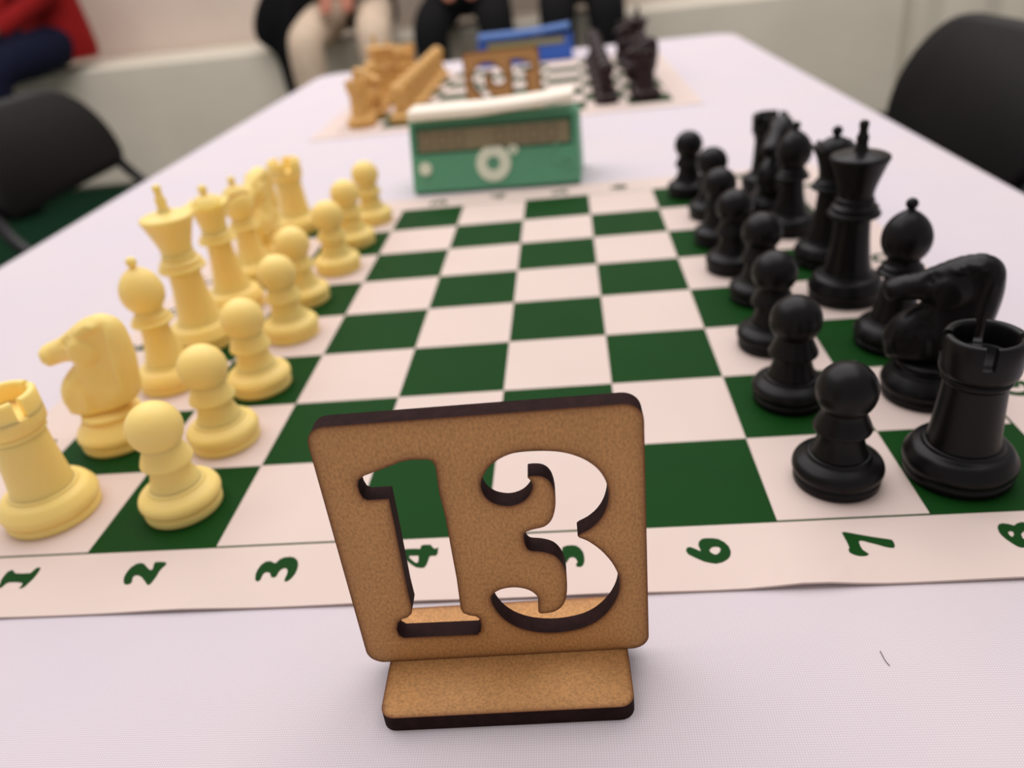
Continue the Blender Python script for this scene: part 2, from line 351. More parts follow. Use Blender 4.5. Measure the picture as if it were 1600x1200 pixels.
# ------------------------------------------------------------------ table and cloth
TX0, TX1, TY0, TY1 = -0.478, 0.390, -0.34, 1.515
t = empty('folding_table', ((TX0+TX1)/2, (TY0+TY1)/2, FLOOR))
tag(t, 'long folding table under the white tablecloth', 'table')
hx, hy = (TX1-TX0)/2-0.006, (TY1-TY0)/2-0.006
mesh_obj('tabletop', *slab(rrect(-hx, -hy, hx, hy, 0.06), 0.70, 0.75+CLOTH-0.0022, 0.004), M_table, t, smooth=False)
for sx in (-1, 1):
    for sy in (-1, 1):
        mesh_obj('leg', *tube(bend([(sx*(hx-0.10), sy*(hy-0.22), 0.70), (sx*(hx-0.08), sy*(hy-0.20), 0.0)]), 0.014), M_steel, t)
for sy in (-1, 1):
    mesh_obj('crossbar', *tube([(-(hx-0.09), sy*(hy-0.208), 0.28), (hx-0.09, sy*(hy-0.208), 0.28)], 0.011), M_steel, t)

def tablecloth():
    base = rrect(TX0, TY0, TX1, TY1, 0.05, 8)
    # resample to even points
    pts = []
    for i in range(len(base)):
        a, b = Vector(base[i]), Vector(base[(i+1) % len(base)])
        k = max(1, int((b-a).length/0.02))
        pts += [tuple(a.lerp(b, j/k)) for j in range(k)]
    n = len(pts); V = []; F = []
    lay = [(0.010, CLOTH), (0.004, CLOTH-0.0008), (0.0, CLOTH-0.006)]
    for k in range(1, 11): lay.append((None, CLOTH-0.006-0.028*k))
    for li, (d, z) in enumerate(lay):
        Q = offset(pts, d) if d is not None else pts
        for i, (x, y) in enumerate(Q):
            if d is None:
                f = (li-2)/10
                s = i*0.02
                w = 0.020*f*(math.sin(s*26)+0.5*math.sin(s*11+1))+0.010*f
                q = offset([pts[i-1], pts[i], pts[(i+1) % n]], -w)[1]
                x, y = q
            V.append((x, y, z))
    for k in range(len(lay)-1):
        for i in range(n):
            j = (i+1) % n; F.append((k*n+j, k*n+i, (k+1)*n+i, (k+1)*n+j))
    F.append(tuple(range(n)))
    return V, F
o = mesh_obj('tablecloth', *tablecloth(), M_cloth)
so = o.modifiers.new('thickness', 'SOLIDIFY'); so.thickness = 0.0008; so.offset = -1
tag(o, 'white woven tablecloth draped over the long table', 'tablecloth')

# ------------------------------------------------------------------ chess mats
S = 0.057; HB = 4*S; BORDER = 0.0355
def g(x, c, s): return math.exp(-((x-c)/s)**2)
def mat_z(x, y):
    """gentle curl of the vinyl's near border (board frame: y = 0 at the near edge of the squares)"""
    if y > -0.002: return 0.0
    f = min(1.0, (-y-0.002)/(BORDER-0.002))
    e = 0.0020*g(x, 0.118, 0.016)+0.0008*g(x, 0.19, 0.03)+0.0010*g(x, -0.115, 0.022)+0.0006*g(x, -0.03, 0.03)+0.0008*g(x, -0.21, 0.02)+0.0006*g(x, 0.045, 0.02)
    return f*f*e
def make_mat(name, ox, oy, label, labels=True, curl=True):
    lw = 0.0011
    ln = []
    for k in range(9): ln.append((k-4)*S)
    def axis(lo, hi, edges):
        A = set([lo, hi]+edges)
        A |= {edges[0]-lw, edges[-1]+lw}
        a = sorted(A); out = []
        for i in range(len(a)-1):
            n = max(1, round((a[i+1]-a[i])/0.010)); out += [a[i]+(a[i+1]-a[i])*j/n for j in range(n)]
        return out+[a[-1]]
    xs = axis(-HB-BORDER, HB+BORDER, ln)
    ys = axis(-BORDER, 8*S+BORDER, [k*S for k in range(9)])
    V = []; F = []; mi = []
    for y in ys:
        for x in xs: V.append((x, y, mat_z(x, y) if curl else 0.0))
    nx = len(xs)
    for j in range(len(ys)-1):
        for i in range(nx-1):
            F.append((j*nx+i, j*nx+i+1, (j+1)*nx+i+1, (j+1)*nx+i))
            cx = (xs[i]+xs[i+1])/2; cy = (ys[j]+ys[j+1])/2
            if abs(cx) < HB and 0 < cy < 8*S:
                c = int((cx+HB)//S); r = int(cy//S); mi.append(1 if (c+r) % 2 else 0)
            elif abs(cx) < HB+lw and -lw < cy < 8*S+lw: mi.append(1)
            else: mi.append(0)
    o = mesh_obj(name, V, F, None, smooth=False, mats=[M_vinyl, M_green], mi=mi)
    so = o.modifiers.new('thickness', 'SOLIDIFY'); so.thickness = 0.0008; so.offset = -1
    o.location = (ox, oy, 0)
    tag(o, label, 'chess mat')
    if labels:
        # printed rank digits along the two long borders, file letters along the two others
        for k, loops in DIGITS.items():
            cx = (int(k)-4.5)*S
            for far in (False, True):
                LL = [[(p[0]/1000, p[1]/1000) for p in L] for L in loops]
                if far: LL = [[(x, y+8*S+0.0315) for x, y in L] for L in LL]
                v, tr, nb = fill(LL, 0)
                mesh_obj('printed_digit', [(x+cx, y, (mat_z(x+cx, y) if not far else 0)+0.00018) for x, y in v], tr, M_green, o, smooth=False)
        for side in (-1, 1):
            for i, ch in enumerate('HGFEDCBA'):
                cu = bpy.data.curves.new('letter', 'FONT'); cu.body = ch; cu.size = 0.019; cu.offset = 0.0007
                cu.align_x = 'CENTER'; cu.align_y = 'CENTER'
                tmp = bpy.data.objects.new('letter', cu); col.objects.link(tmp)
                dg = bpy.context.evaluated_depsgraph_get()
                me = bpy.data.meshes.new_from_object(tmp.evaluated_get(dg))
                bpy.data.objects.remove(tmp); bpy.data.curves.remove(cu)
                me.name = 'printed_letter'; me.materials.clear(); me.materials.append(M_green)
                me.transform(Matrix.Translation((side*(HB+0.0165), (i+.5)*S, 0.00018)) @ Matrix.Rotation(R(90), 4, 'Z'))
                lo_ = bpy.data.objects.new('printed_letter', me); col.objects.link(lo_); lo_.parent = o
    return o
near_mat = make_mat('chess_mat', 0, 0, 'green and white vinyl chess mat under the cream and black pieces')
FX, FY = -0.0450, 0.854
far_mat = make_mat('chess_mat', FX, FY, 'green and white vinyl chess mat under the tan and dark brown pieces', labels=False, curl=False)

# ------------------------------------------------------------------ chess pieces: one of each kind, split in parts
def base_profile(r, top_r, h):
    return [(r-0.8, 0), (r-0.2, 0.4), (r, 1.4), (r, 3.2), (r-0.6, 4.0), (r-0.9, 4.5), (r+0.1, 5.1),
            (r+0.75, 6.6), (r+0.7, 8.4), (r-0.2, 10.2), (r-2.2, h-2.6), (top_r+1.6, h-1.5), (top_r+1.2, h-0.9), (top_r+0.9, h-0.2), (top_r, h)]
def sphere_prof(r, zc, z_from, n=12):
    a0 = math.asin(max(-1, min(1, (z_from-zc)/r)))
    return [(r*math.cos(a0+(math.pi/2-a0)*i/n), zc+r*math.sin(a0+(math.pi/2-a0)*i/n)) for i in range(n)]+[(0.0, zc+r)]
PIECES = {}
# pawn, 54 mm
PIECES['pawn'] = [
    ('base', lathe(base_profile(17.0, 11.2, 14.2))),
    ('stem', lathe([(11.2, 14.2), (10.2, 16.5), (9.2, 19.5), (8.6, 22.5), (8.5, 24.2)])),
    ('collar', lathe([(8.5, 24.2), (9.6, 24.5), (10.8, 25.1), (11.2, 26.0), (10.9, 27.2), (9.9, 29.5), (9.0, 31.5), (8.5, 33.0), (8.3, 34.4)])),
    ('head', lathe(sphere_prof(11.7, 42.4, 34.2), smooth=2)),
]
# rook, 63 mm
def rook_crown():
    V, F = lathe([(11.4, 43.0), (12.0, 43.4), (12.5, 44.2), (12.4, 45.0), (11.9, 45.6), (12.6, 46.6), (13.8, 47.8), (14.1, 49.5), (14.1, 52.5), (14.1, 53.6), (13.9, 53.8), (11.1, 53.8), (10.8, 53.7), (10.7, 53.4), (10.2, 53.0), (6, 52.8), (0.0, 52.8)], smooth=1, seg=64)
    parts = [(V, F)]
    for q in range(4):                               # four merlons with narrow slots between them
        a0 = q*90+22+8.5; a1 = a0+90-17.0; n = 14
        v = []; f = []
        prof = [(14.1, 53.4), (14.15, 61.2), (13.7, 62.2), (13.0, 62.6), (11.9, 62.6), (11.2, 62.2), (10.8, 61.2), (10.7, 53.2)]
        m = len(prof)
        for i in range(n+1):
            a = R(a0+(a1-a0)*i/n)
            v += [(r*math.cos(a)/1000, r*math.sin(a)/1000, z/1000) for r, z in prof]
        for i in range(n):
            for j in range(m-1): f.append((i*m+j, (i+1)*m+j, (i+1)*m+j+1, i*m+j+1))
        f.append(tuple(reversed(range(m)))[::-1]); f.append(tuple(range(n*m, n*m+m))[::-1])
        parts.append((v, f))
    return join(*parts)
PIECES['rook'] = [
    ('base', lathe(base_profile(20.3, 13.6, 15.6))),
    ('tower', lathe([(13.6, 15.6), (13.1, 18), (12.5, 24), (11.9, 32), (11.5, 39), (11.4, 43.0)])),
    ('battlement', rook_crown()),
]
# bishop, 79 mm
def slot(V):
    out = []
    n = Vector((0.55, 0, -0.83)).normalized(); p0 = Vector((0.003, 0, 0.0625))
    for v in V:
        q = Vector(v); d = (q-p0).dot(n)
        if q.x > 0.001 and abs(d) < 0.0011:
            c = Vector((0, 0, q.z)); s = 0.70 if abs(d) < 0.0008 else 0.85
            q = Vector((q.x*s, q.y*s, q.z))
        out.append(tuple(q))
    return out
hv, hf = lathe([(7.6, 47.8), (8.6, 48.8), (10.4, 51.5), (11.6, 54.8), (11.9, 58.2), (11.3, 62.0), (9.6, 65.8), (7.0, 69.0), (4.2, 71.2), (2.6, 72.2), (2.0, 72.8)], smooth=7, seg=72)
PIECES['bishop'] = [
    ('base', lathe(base_profile(18.6, 12.2, 15.0))),
    ('stem', lathe([(12.2, 15.0), (11.4, 17.5), (10.0, 22), (8.8, 28), (8.0, 34), (7.7, 38.6)])),
    ('collar', lathe([(7.7, 38.6), (9.2, 38.9), (11.2, 39.6), (11.7, 40.6), (10.9, 41.7), (9.6, 42.3), (10.0, 43.0), (9.9, 43.9), (8.6, 44.8), (7.9, 46.2), (7.6, 47.8)])),
    ('mitre', (slot(hv), hf)),
    ('finial', lathe(sphere_prof(2.9, 75.6, 73.4), smooth=2)),
]
# queen, 88 mm
def crenel(r, z, a):
    if z > 72.5:
        k = (z-72.5)/4.0
        w = 0.5+0.5*math.cos(9*a)
        return r*(1+0.10*(w-.3)*min(1, k)), z+(w-0.55)*1.9*min(1, k)
    return r, z
PIECES['queen'] = [
    ('base', lathe(base_profile(19.6, 13.0, 16.0))),
    ('stem', lathe([(13.0, 16.0), (12.0, 19), (10.6, 25), (9.4, 33), (8.5, 42), (8.2, 48.5)])),
    ('collar', lathe([(8.2, 48.5), (9.8, 48.8), (12.2, 49.6), (12.7, 50.7), (11.8, 51.9), (10.2, 52.5), (10.7, 53.3), (10.6, 54.3), (9.2, 55.3), (8.6, 57.0)])),
    ('coronet', lathe([(8.6, 57.0), (8.7, 60), (9.4, 64), (10.8, 69), (12.6, 73), (13.8, 75.6), (13.7, 76.4), (12.4, 76.0), (10.4, 75.2)], seg=108, mod=crenel)),
    ('dome', lathe([(10.4, 75.0), (9.6, 76.6), (7.8, 78.8), (5.2, 80.6), (2.6, 81.6), (1.6, 82.2)])),
    ('finial', lathe(sphere_prof(3.1, 84.9, 82.2), smooth=2)),
]
# king, 103 mm
PIECES['king'] = [
    ('base', lathe(base_profile(20.6, 13.8, 16.8))),
    ('stem', lathe([(13.8, 16.8), (12.8, 20), (11.5, 27), (10.4, 36), (9.7, 44), (9.5, 49.6)])),
    ('collar', lathe([(9.5, 49.6), (11.2, 49.9), (13.8, 50.8), (14.4, 52.2), (13.5, 53.6), (12.0, 54.2), (12.7, 55.0), (12.6, 56.2), (10.8, 57.3), (10.0, 58.4), (10.4, 59.3), (10.2, 60.4), (9.3, 61.5)])),
    ('crown', lathe([(9.3, 61.5), (9.5, 64), (10.4, 68), (12.2, 73.5), (14.1, 79.0), (15.5, 82.4), (15.7, 83.6), (15.0, 84.5), (12.5, 85.4), (8.0, 86.2), (4.2, 86.8), (2.6, 87.2), (0.0, 87.3)])),
    ('finial', lathe([(4.4, 86.4), (3.6, 88.4), (3.0, 91.0), (3.2, 92.6), (3.3, 94.0), (2.7, 95.6), (2.2, 97.2), (2.3, 99.2), (2.6, 101.0), (2.2, 102.4), (1.2, 103.1), (0.0, 103.3)])),
]
# knight: horse's head swelled from its side outline
def horse():
    P = [(x-4.5, z) for x, z in HORSE]
    P = catmull(P, 4, closed=True)
    P = [(p[0], p[1]) for p in P]
    if sum(P[i-1][0]*P[i][1]-P[i][0]*P[i-1][1] for i in range(len(P))) < 0: P = P[::-1]
    pts, tris, nb = fill([P], 1.1)
    ctl = [(-22, 51, 5.4), (-14, 53, 6.0), (-5, 57, 6.6), (2, 60, 7.2), (13, 66, 5.6), (18, 54, 5.6), (14, 42, 6.8), (9, 50, 6.2), (-8, 40, 7.0), (0, 30, 9.4), (14, 28, 9.6), (-14, 28, 8.0), (2, 18, 11.8), (-12, 19, 9), (12, 19, 10)]
    def T(x, z):
        s = w = 0
        for a, b, c in ctl:
            k = 1/((x-a)**2+(z-b)**2+6)**1.5; s += k*c; w += k
        return s/w
    def half(x, z, d):
        t = T(x, z); D = t*0.95
        h = t*math.sqrt(max(0.0, 1-(1-min(d, D)/D)**2))
        gz = lambda cx, cz, sx, sz: math.exp(-((x-cx)/sx)**2-((z-cz)/sz)**2)
        def disc(cx, cz, rx, rz, a=0.0, soft=0.35):
            ca, sa = math.cos(R(a)), math.sin(R(a)); u, w = x-cx, z-cz
            q = math.hypot((u*ca+w*sa)/rx, (-u*sa+w*ca)/rz)
            k = max(0.0, min(1.0, (1+soft-q)/(2*soft))); return k*k*(3-2*k)
        h += 2.0*disc(2.5, 54.5, 7.0, 6.6, soft=0.25)        # cheek and jaw
        h += 0.8*disc(-19, 51.5, 4.0, 4.2, soft=0.4)         # muzzle
        h -= 1.5*disc(-4.6, 59.8, 3.0, 1.5, 28, 0.5); h += 1.3*disc(-4.2, 59.9, 1.3, 0.8, 28, 0.4)   # eye
        h += 2.2*disc(8.5, 66.0, 6.0, 1.9, 12, 0.3); h -= 0.9*disc(8.3, 65.8, 4.0, 0.8, 12, 0.4)      # ear laid back
        h -= 1.1*disc(-21.6, 52.0, 1.1, 0.8, soft=0.5)       # nostril
        h -= 1.0*disc(-18.5, 48.4, 4.6, 0.5, 6, 0.6)         # mouth
        h += 1.6*disc(18.5, 50, 3.4, 15, -4, 0.35)           # mane ridge
        h += 1.8*disc(-9, 29, 7.5, 11, 18, 0.3)              # breast
        return max(h, 0.25)
    ds = [seg_dist(x, z, [P]) if i >= nb else 0.0 for i, (x, z) in enumerate(pts)]
    V = []; n = len(pts)
    for s in (1, -1):
        for (x, z), d in zip(pts, ds):
            h = half(x, z, d) if d > 1e-6 else 0.0
            V.append((x/1000, s*h/1000, z/1000))
    F = [t[::1] for t in tris]+[tuple(i+n for i in t[::-1]) for t in tris]
    # weld the two rims
    bm = bmesh.new(); vs = [bm.verts.new(v) for v in V]
    for f in F:
        try: bm.faces.new([vs[i] for i in f])
        except ValueError: pass
    bmesh.ops.remove_doubles(bm, verts=bm.verts, dist=1e-6)
    bmesh.ops.recalc_face_normals(bm, faces=bm.faces)
    bm.verts.index_update()
    V = [tuple(v.co) for v in bm.verts]; F = [tuple(v.index for v in f.verts) for f in bm.faces]
    bm.free()
    return V, F
PIECES['knight'] = [
    ('base', lathe(base_profile(19.0, 14.2, 15.2)+[(13.2, 15.8), (13.0, 16.6), (14.0, 17.2), (14.2, 18.2), (13.2, 19.2), (9, 20), (0.0, 20.4)])),
    ('horse_head', horse()),
]
MESH = {}
def piece_meshes(kind, m):
    if (kind, m.name) not in MESH:
        out = []
        for name, (v, f) in PIECES[kind]:
            me = bpy.data.meshes.new(name); me.from_pydata(v, [], f); me.materials.append(m)
            me.shade_smooth()
            me.update(); out.append((name, me))
        MESH[(kind, m.name)] = out
    return MESH[(kind, m.name)]
def place(kind, colour, m, x, y, rz, label, group):
    o = empty('chess_'+kind, (x, y, 0), R(rz)); tag(o, label, 'chess '+kind, group)
    for name, me in piece_meshes(kind, m):
        c = bpy.data.objects.new(name, me); col.objects.link(c); c.parent = o
        if name == 'battlement' or name == 'coronet':
            es = c.modifiers.new('sharp', 'EDGE_SPLIT'); es.split_angle = R(40)
    return o

ORDER = ['rook', 'knight', 'bishop', 'king', 'queen', 'bishop', 'knight', 'rook']      # from the near file outwards
def army(m, colour, material, ox, oy, rank_x, pawn_x, near_end, far_end, offs, rots, group):
    for i, kind in enumerate(ORDER):
        end = near_end if i < 4 else far_end
        y = oy+(i+.5)*S
        if kind in ('king', 'queen'): lab = '%s %s %s, %s' % (colour, material, kind, 'tallest piece of its set' if kind == 'king' else 'standing beside its king')
        else: lab = '%s %s %s on the side of the board towards %s' % (colour, material, kind, end)
        dx, dy = offs.get(('r', i), (0, 0))
        place(kind, colour, m, ox+rank_x+dx/1000, y+dy/1000, rots.get(i, 0), lab, group)
        front = {'king': 'the king', 'queen': 'the queen'}.get(kind, 'the %s towards %s' % (kind, end))
        dx, dy = offs.get(('p', i), (0, 0))
        place('pawn', colour, m, ox+pawn_x+dx/1000, y+dy/1000, 0, '%s %s pawn in front of %s' % (colour, material, front), group)

RANK = 3.5*S; PAWN = 2.5*S
army(M_cream, 'cream', 'plastic', 0, 0, -RANK, -PAWN, 'the wooden 13 sign', 'the green clock',
     {('r', 0): (-3.5, 1), ('r', 1): (-1.5, 4), ('r', 2): (1, 6), ('r', 3): (-1, 3), ('r', 5): (-5, 1), ('r', 6): (-9, -12), ('r', 7): (-5, -1), ('p', 0): (2.5, 0), ('p', 1): (2, -4), ('p', 2): (2, -6), ('p', 3): (0, 4), ('p', 4): (-7, 2), ('p', 5): (2.5, 3), ('p', 6): (2, 3), ('p', 7): (6, 4)},
     {0: 40, 1: 0, 2: 110, 5: -40, 6: 80, 7: 10}, 'cream chess set on the near mat')
army(M_black, 'black', 'plastic', 0, 0, RANK, PAWN, 'the wooden 13 sign', 'the green clock',
     {('r', 0): (-8, -3), ('r', 1): (3, 1), ('r', 2): (7, -3.5), ('r', 3): (2, 1), ('r', 4): (7, 1), ('r', 5): (0, 8), ('r', 7): (8, 0), ('p', 0): (1, -4), ('p', 1): (-1.5, 3), ('p', 2): (2.5, 3), ('p', 3): (10, 8), ('p', 4): (4, 1), ('p', 5): (4, -3), ('p', 6): (9, 0), ('p', 7): (0, 4)},
     {0: 52, 1: -25, 2: 60, 5: 100, 6: 60, 7: 20}, 'black chess set on the near mat')
army(M_tan, 'tan', 'wooden', FX, FY, -RANK, -PAWN, 'the green clock', 'the blue clock',
     {('r', i): (random.uniform(-4, 4), random.uniform(-4, 4)) for i in range(8)}, {0: 20, 1: 160, 3: 80, 6: 200}, 'tan chess set on the far mat')
army(M_brown, 'dark brown', 'wooden', FX, FY, RANK, PAWN, 'the green clock', 'the blue clock',
     {('r', i): (random.uniform(-4, 4), random.uniform(-4, 4)) for i in range(8)}, {0: 20, 1: 0, 3: 20, 6: 10}, 'dark brown chess set on the far mat')

# ------------------------------------------------------------------ laser-cut table number stands
def panel_mesh(loops, th, step, name, parent):
    """upright board with cut-out numerals: x along the board, z up, front face at y = 0, thickness towards +y"""
    pts, tris, nb = fill(loops, step)
    n = len(pts); V = []; F = []; mi = []
    for y in (0.0, th): V += [(x, y, z) for x, z in pts]
    for t in tris: F.append(t); mi.append(0)
    for t in tris: F.append(tuple(i+n for i in t[::-1])); mi.append(0)
    o0 = 2*n
    for L in loops:
        m = len(L); s = len(V)
        for x, z in L: V.append((x, 0.0, z))
        for x, z in L: V.append((x, th, z))
        for i in range(m):
            j = (i+1) % m; F.append((s+i, s+m+i, s+m+j, s+j)); mi.append(1)
    bm = bmesh.new(); vs = [bm.verts.new(v) for v in V]
    for f, k in zip(F, mi):
        q = bm.faces.new([vs[i] for i in f]); q.material_index = k
    bm.faces.ensure_lookup_table()
    me = bpy.data.meshes.new(name); bmesh.ops.recalc_face_normals(bm, faces=bm.faces); bm.to_mesh(me); bm.free()
    me.materials.append(M_mdf); me.materials.append(M_char)
    at = me.attributes.new('scorch', 'FLOAT', 'POINT')
    ds = [seg_dist(x, z, loops) for x, z in pts]
    for i in range(len(me.vertices)):
        d = ds[i % n] if i < 2*n else 0.0
        at.data[i].value = min(0.95, 0.85*math.exp(-d/0.0006)+0.30*math.exp(-d/0.0026))
    o = bpy.data.objects.new(name, me); col.objects.link(o); o.parent = parent
    return o
def base_slab(P, th, parent):
    V, F = slab(P, 0, th)
    loops = [P]; pts, tris, nb = fill(loops, 0.0012)
    n = len(pts); V = [(x, y, th) for x, y in pts]+[(x, y, 0) for x, y in pts]
    F = list(tris)+[tuple(i+n for i in t[::-1]) for t in tris]; mi = [0]*len(F)
    s = len(V); m = len(P)
    V += [(x, y, 0) for x, y in P]+[(x, y, th) for x, y in P]
    for i in range(m):
        j = (i+1) % m; F.append((s+i, s+j, s+m+j, s+m+i)); mi.append(1)
    o = mesh_obj('foot_plate', V, F, None, parent, smooth=False, mats=[M_mdf, M_char], mi=mi)
    at = o.data.attributes.new('scorch', 'FLOAT', 'POINT')
    for i in range(len(o.data.vertices)):
        d = seg_dist(pts[i % n][0], pts[i % n][1], loops) if i < 2*n else 0.0
        at.data[i].value = min(0.95, 0.95*math.exp(-d/0.0005)+0.25*math.exp(-d/0.0028))
    return o
def rev(P):
    return P if sum(P[i-1][0]*P[i][1]-P[i][0]*P[i-1][1] for i in range(len(P))) > 0 else P[::-1]
def number_stand(loc, rz, holes, label, step):
    o = empty('number_stand', loc, rz); tag(o, label, 'number stand')
    th = 0.0060
    # the panel's lower edge carries a tab that sits in the foot plate's slot
    out = rrect(-0.0455, th, 0.0460, 0.0985, 0.0055, 7)
    panel_mesh([out]+holes, th, step, 'number_panel', o)
    mesh_obj('tab', *box(-0.0085, 0.0001, 0.0006, 0.0095, th-0.0001, th+0.0008), M_char, o, smooth=False)
    b = base_slab(rrect(-0.0385, -0.0215, 0.0392, 0.0235, 0.0045, 6), th-0.0001, o)
    return o
H1 = [rev([(x/1000, z/1000) for x, z in catmull(L, 3, closed=True)]) for L in (THREE,)]
H0 = rev([(x/1000, z/1000) for x, z in ONE])
number_stand((0.0121, -0.06588, CLOTH), R(1.65), [H0, H1[0]], 'brown fibreboard table sign cut out with the number 13', 0.0011)
TWO = [(-2, 66), (2, 76), (10, 83), (20, 84.5), (30, 80), (36, 71), (36, 62), (31, 53), (22, 44), (14, 34), (12, 30), (24, 30), (31, 31), (33, 36), (37, 36), (37, 14), (-2, 14), (-2, 20), (4, 32), (13, 44), (20, 54), (22, 64), (20, 72), (15, 76), (12, 74), (14, 68), (12, 62), (6, 59), (0, 61)]
TWO = rev([(x/1000, z/1000) for x, z in catmull(TWO, 3, closed=True)])
number_stand((-0.031, 0.748, CLOTH), R(180-2.5), [H0, TWO], 'brown fibreboard table sign seen from behind beyond the green clock', 0.004)

# ------------------------------------------------------------------ chess clocks
def disc(r, n=24, r0=0.0):
    if r0 == 0: return [(r*math.cos(2*math.pi*i/n), r*math.sin(2*math.pi*i/n)) for i in range(n)]
def chess_clock(loc, rz, W, Hh, m_body, m_lever, m_lcd, label, near):
    o = empty('chess_clock', loc, rz); tag(o, label, 'chess clock')
    # side profile in (y, z): sloping face towards -y
    D = 0.075; sl = 0.020
    prof = [(0, 0.003), (0.003, 0), (D-0.004, 0), (D, 0.004), (D-0.012, Hh-0.010), (D-0.018, Hh-0.004), (sl+0.004, Hh), (sl, Hh-0.003)]
    V, F = slab([(y, z) for y, z in prof], -W/2, W/2, 0.0012, Matrix(((0, 0, 1, 0), (1, 0, 0, 0), (0, 1, 0, 0), (0, 0, 0, 1))))
    mesh_obj('body', V, F, m_body, o, smooth=False)
    # frame of the sloping face: s to the right from the left edge, t down from the top, both in fractions
    top = Vector((-W/2, sl, Hh-0.003)); dn = Vector((0, -sl, -(Hh-0.006))); L = dn.length; dn.normalize()
    nrm = Vector((0, -dn.z, dn.y)); nrm = -nrm if nrm.y > 0 else nrm
    def fm(s, t, lift): 
        c = top+Vector((W*s, 0, 0))+dn*(L*t)+nrm*lift
        return Matrix(((1, 0, nrm.x, c.x), (0, -dn.y, nrm.y, c.y), (0, -dn.z, nrm.z, c.z), (0, 0, 0, 1)))
    def plate(name, s0, t0, s1, t1, m, h=0.0010, r=0.001, parent=o, lift=0.0):
        w, q = W*(s1-s0), L*(t1-t0)
        V, F = slab(rrect(-w/2, -q/2, w/2, q/2, r, 3), 0, h, 0, fm((s0+s1)/2, (t0+t1)/2, lift))
        return mesh_obj(name, V, F, m, parent, smooth=False)
    if near:
        bz = plate('screen_bezel', 0.030, 0.04, 0.965, 0.46, M_clock_dark, 0.0006)
        sc_ = plate('screen', 0.055, 0.12, 0.945, 0.42, m_lcd, 0.0012, parent=o)
        # dim seven-segment marks on the display
        for k in range(8):
            s = 0.085+0.098*k+(0.05 if k > 3 else 0)
            if k in (3,): continue
            w, q = 0.0085, L*0.19
            bars = [(-w/2, q/2, w/2, q/2), (-w/2, -q/2, w/2, -q/2), (-w/2, 0, -w/2, q/2), (w/2, 0, w/2, q/2), (-w/2, -q/2, -w/2, 0), (w/2, -q/2, w/2, 0)]
            parts = []
            for x0, y0, x1, y1 in bars:
                parts.append(slab([(min(x0, x1)-.0008, min(y0, y1)-.0008), (max(x0, x1)+.0008, min(y0, y1)-.0008), (max(x0, x1)+.0008, max(y0, y1)+.0008), (min(x0, x1)-.0008, max(y0, y1)+.0008)], 0.0012, 0.0014, 0, fm(s+0.02, 0.27, 0)))
            mesh_obj('screen_digit', *join(*parts), M_seg, sc_, smooth=False)
        def ring(name, s, t, r1, r0, m, h=0.0012, parent=o):
            n = 32; V = []; F = []
            for r, z in ((r1, 0), (r1, h), (r0, h), (r0, 0)):
                V += [tuple(fm(s, t, 0) @ Vector((r*math.cos(2*math.pi*i/n), r*math.sin(2*math.pi*i/n), z))) for i in range(n)]
            for k in range(3):
                for i in range(n): F.append((k*n+i, k*n+(i+1) % n, (k+1)*n+(i+1) % n, (k+1)*n+i))
            return mesh_obj(name, V, F, m, parent, smooth=False)
        ring('emblem_ring', 0.495, 0.655, 0.0168, 0.0064, M_print)
        ring('emblem_centre', 0.495, 0.655, 0.0050, 0.0022, M_dim)
        ring('emblem_dot', 0.615, 0.475, 0.0048, 0.0018, M_print)
        b = ring('button', 0.085, 0.67, 0.0062, 0.0001, M_print, 0.002)
        for k in range(2): plate('printed_mark', 0.055, 0.83+0.05*k, 0.115, 0.855+0.05*k, M_dim, 0.0005, 0.0003)
        # faint squiggle mark at the right
        sq = [(0.012, 0.012), (0.004, 0.013), (-0.004, 0.009), (-0.008, 0.002), (-0.006, -0.005), (0.000, -0.008), (0.006, -0.006), (0.004, -0.002), (0.010, -0.004), (0.012, -0.010), (0.006, -0.014)]
        V, F = tube([tuple(fm(0.885, 0.60, 0.0002) @ Vector((x, y, 0))) for x, y in [c[:2] for c in catmull(sq, 3)]], 0.0010, 6)
        mesh_obj('printed_squiggle', V, F, M_dim, o)
    else:
        plate('screen', 0.10, 0.10, 0.92, 0.34, m_lcd, 0.0012)
        plate('face_stripe', 0.04, 0.45, 0.96, 0.92, m_body, 0.0008)
    # rocker lever on top, tipped to one side
    n = 20; V = []; F = []
    x0, x1 = -W/2+0.002, W/2-0.004
    for i in range(n+1):
        x = x0+(x1-x0)*i/n; f = max(0.0, (i/n-0.42)/0.58)
        zt = Hh+0.0095+0.004*f*f+0.002*f; zb = Hh+0.0005+0.0065*f
        for y, z in ((sl-0.006, zb), (sl-0.008, zb+0.002), (sl-0.006, zt-0.001), (sl-0.002, zt), (D-0.026, zt), (D-0.022, zt-0.002), (D-0.022, zb)):
            V.append((x, y, z))
    for i in range(n):
        for k in range(7):
            l = (k+1) % 7; F.append((i*7+k, i*7+l, (i+1)*7+l, (i+1)*7+k))
    F.append(tuple(reversed(range(7)))); F.append(tuple(range(n*7, n*7+7)))
    bm = bmesh.new(); vs = [bm.verts.new(v) for v in V]
    for f in F: bm.faces.new([vs[i] for i in f])
    bmesh.ops.recalc_face_normals(bm, faces=bm.faces)
    me = bpy.data.meshes.new('rocker_lever'); bm.to_mesh(me); bm.free(); me.materials.append(m_lever)
    lv = bpy.data.objects.new('rocker_lever', me); col.objects.link(lv); lv.parent = o
    mesh_obj('lever_pivot', *box(-0.012, sl+0.006, Hh-0.004, 0.012, D-0.030, Hh+0.006), m_body, o, smooth=False)
    return o
chess_clock((-0.0300, 0.4995, 0.0), R(-3.9), 0.163, 0.066, M_clock, M_lever, M_lcd, 'green digital chess clock with ivory rocker lever behind the near mat', True)
M_lcd2 = mat('lcd_yellow', srgb(150, 140, 84), 0.35)
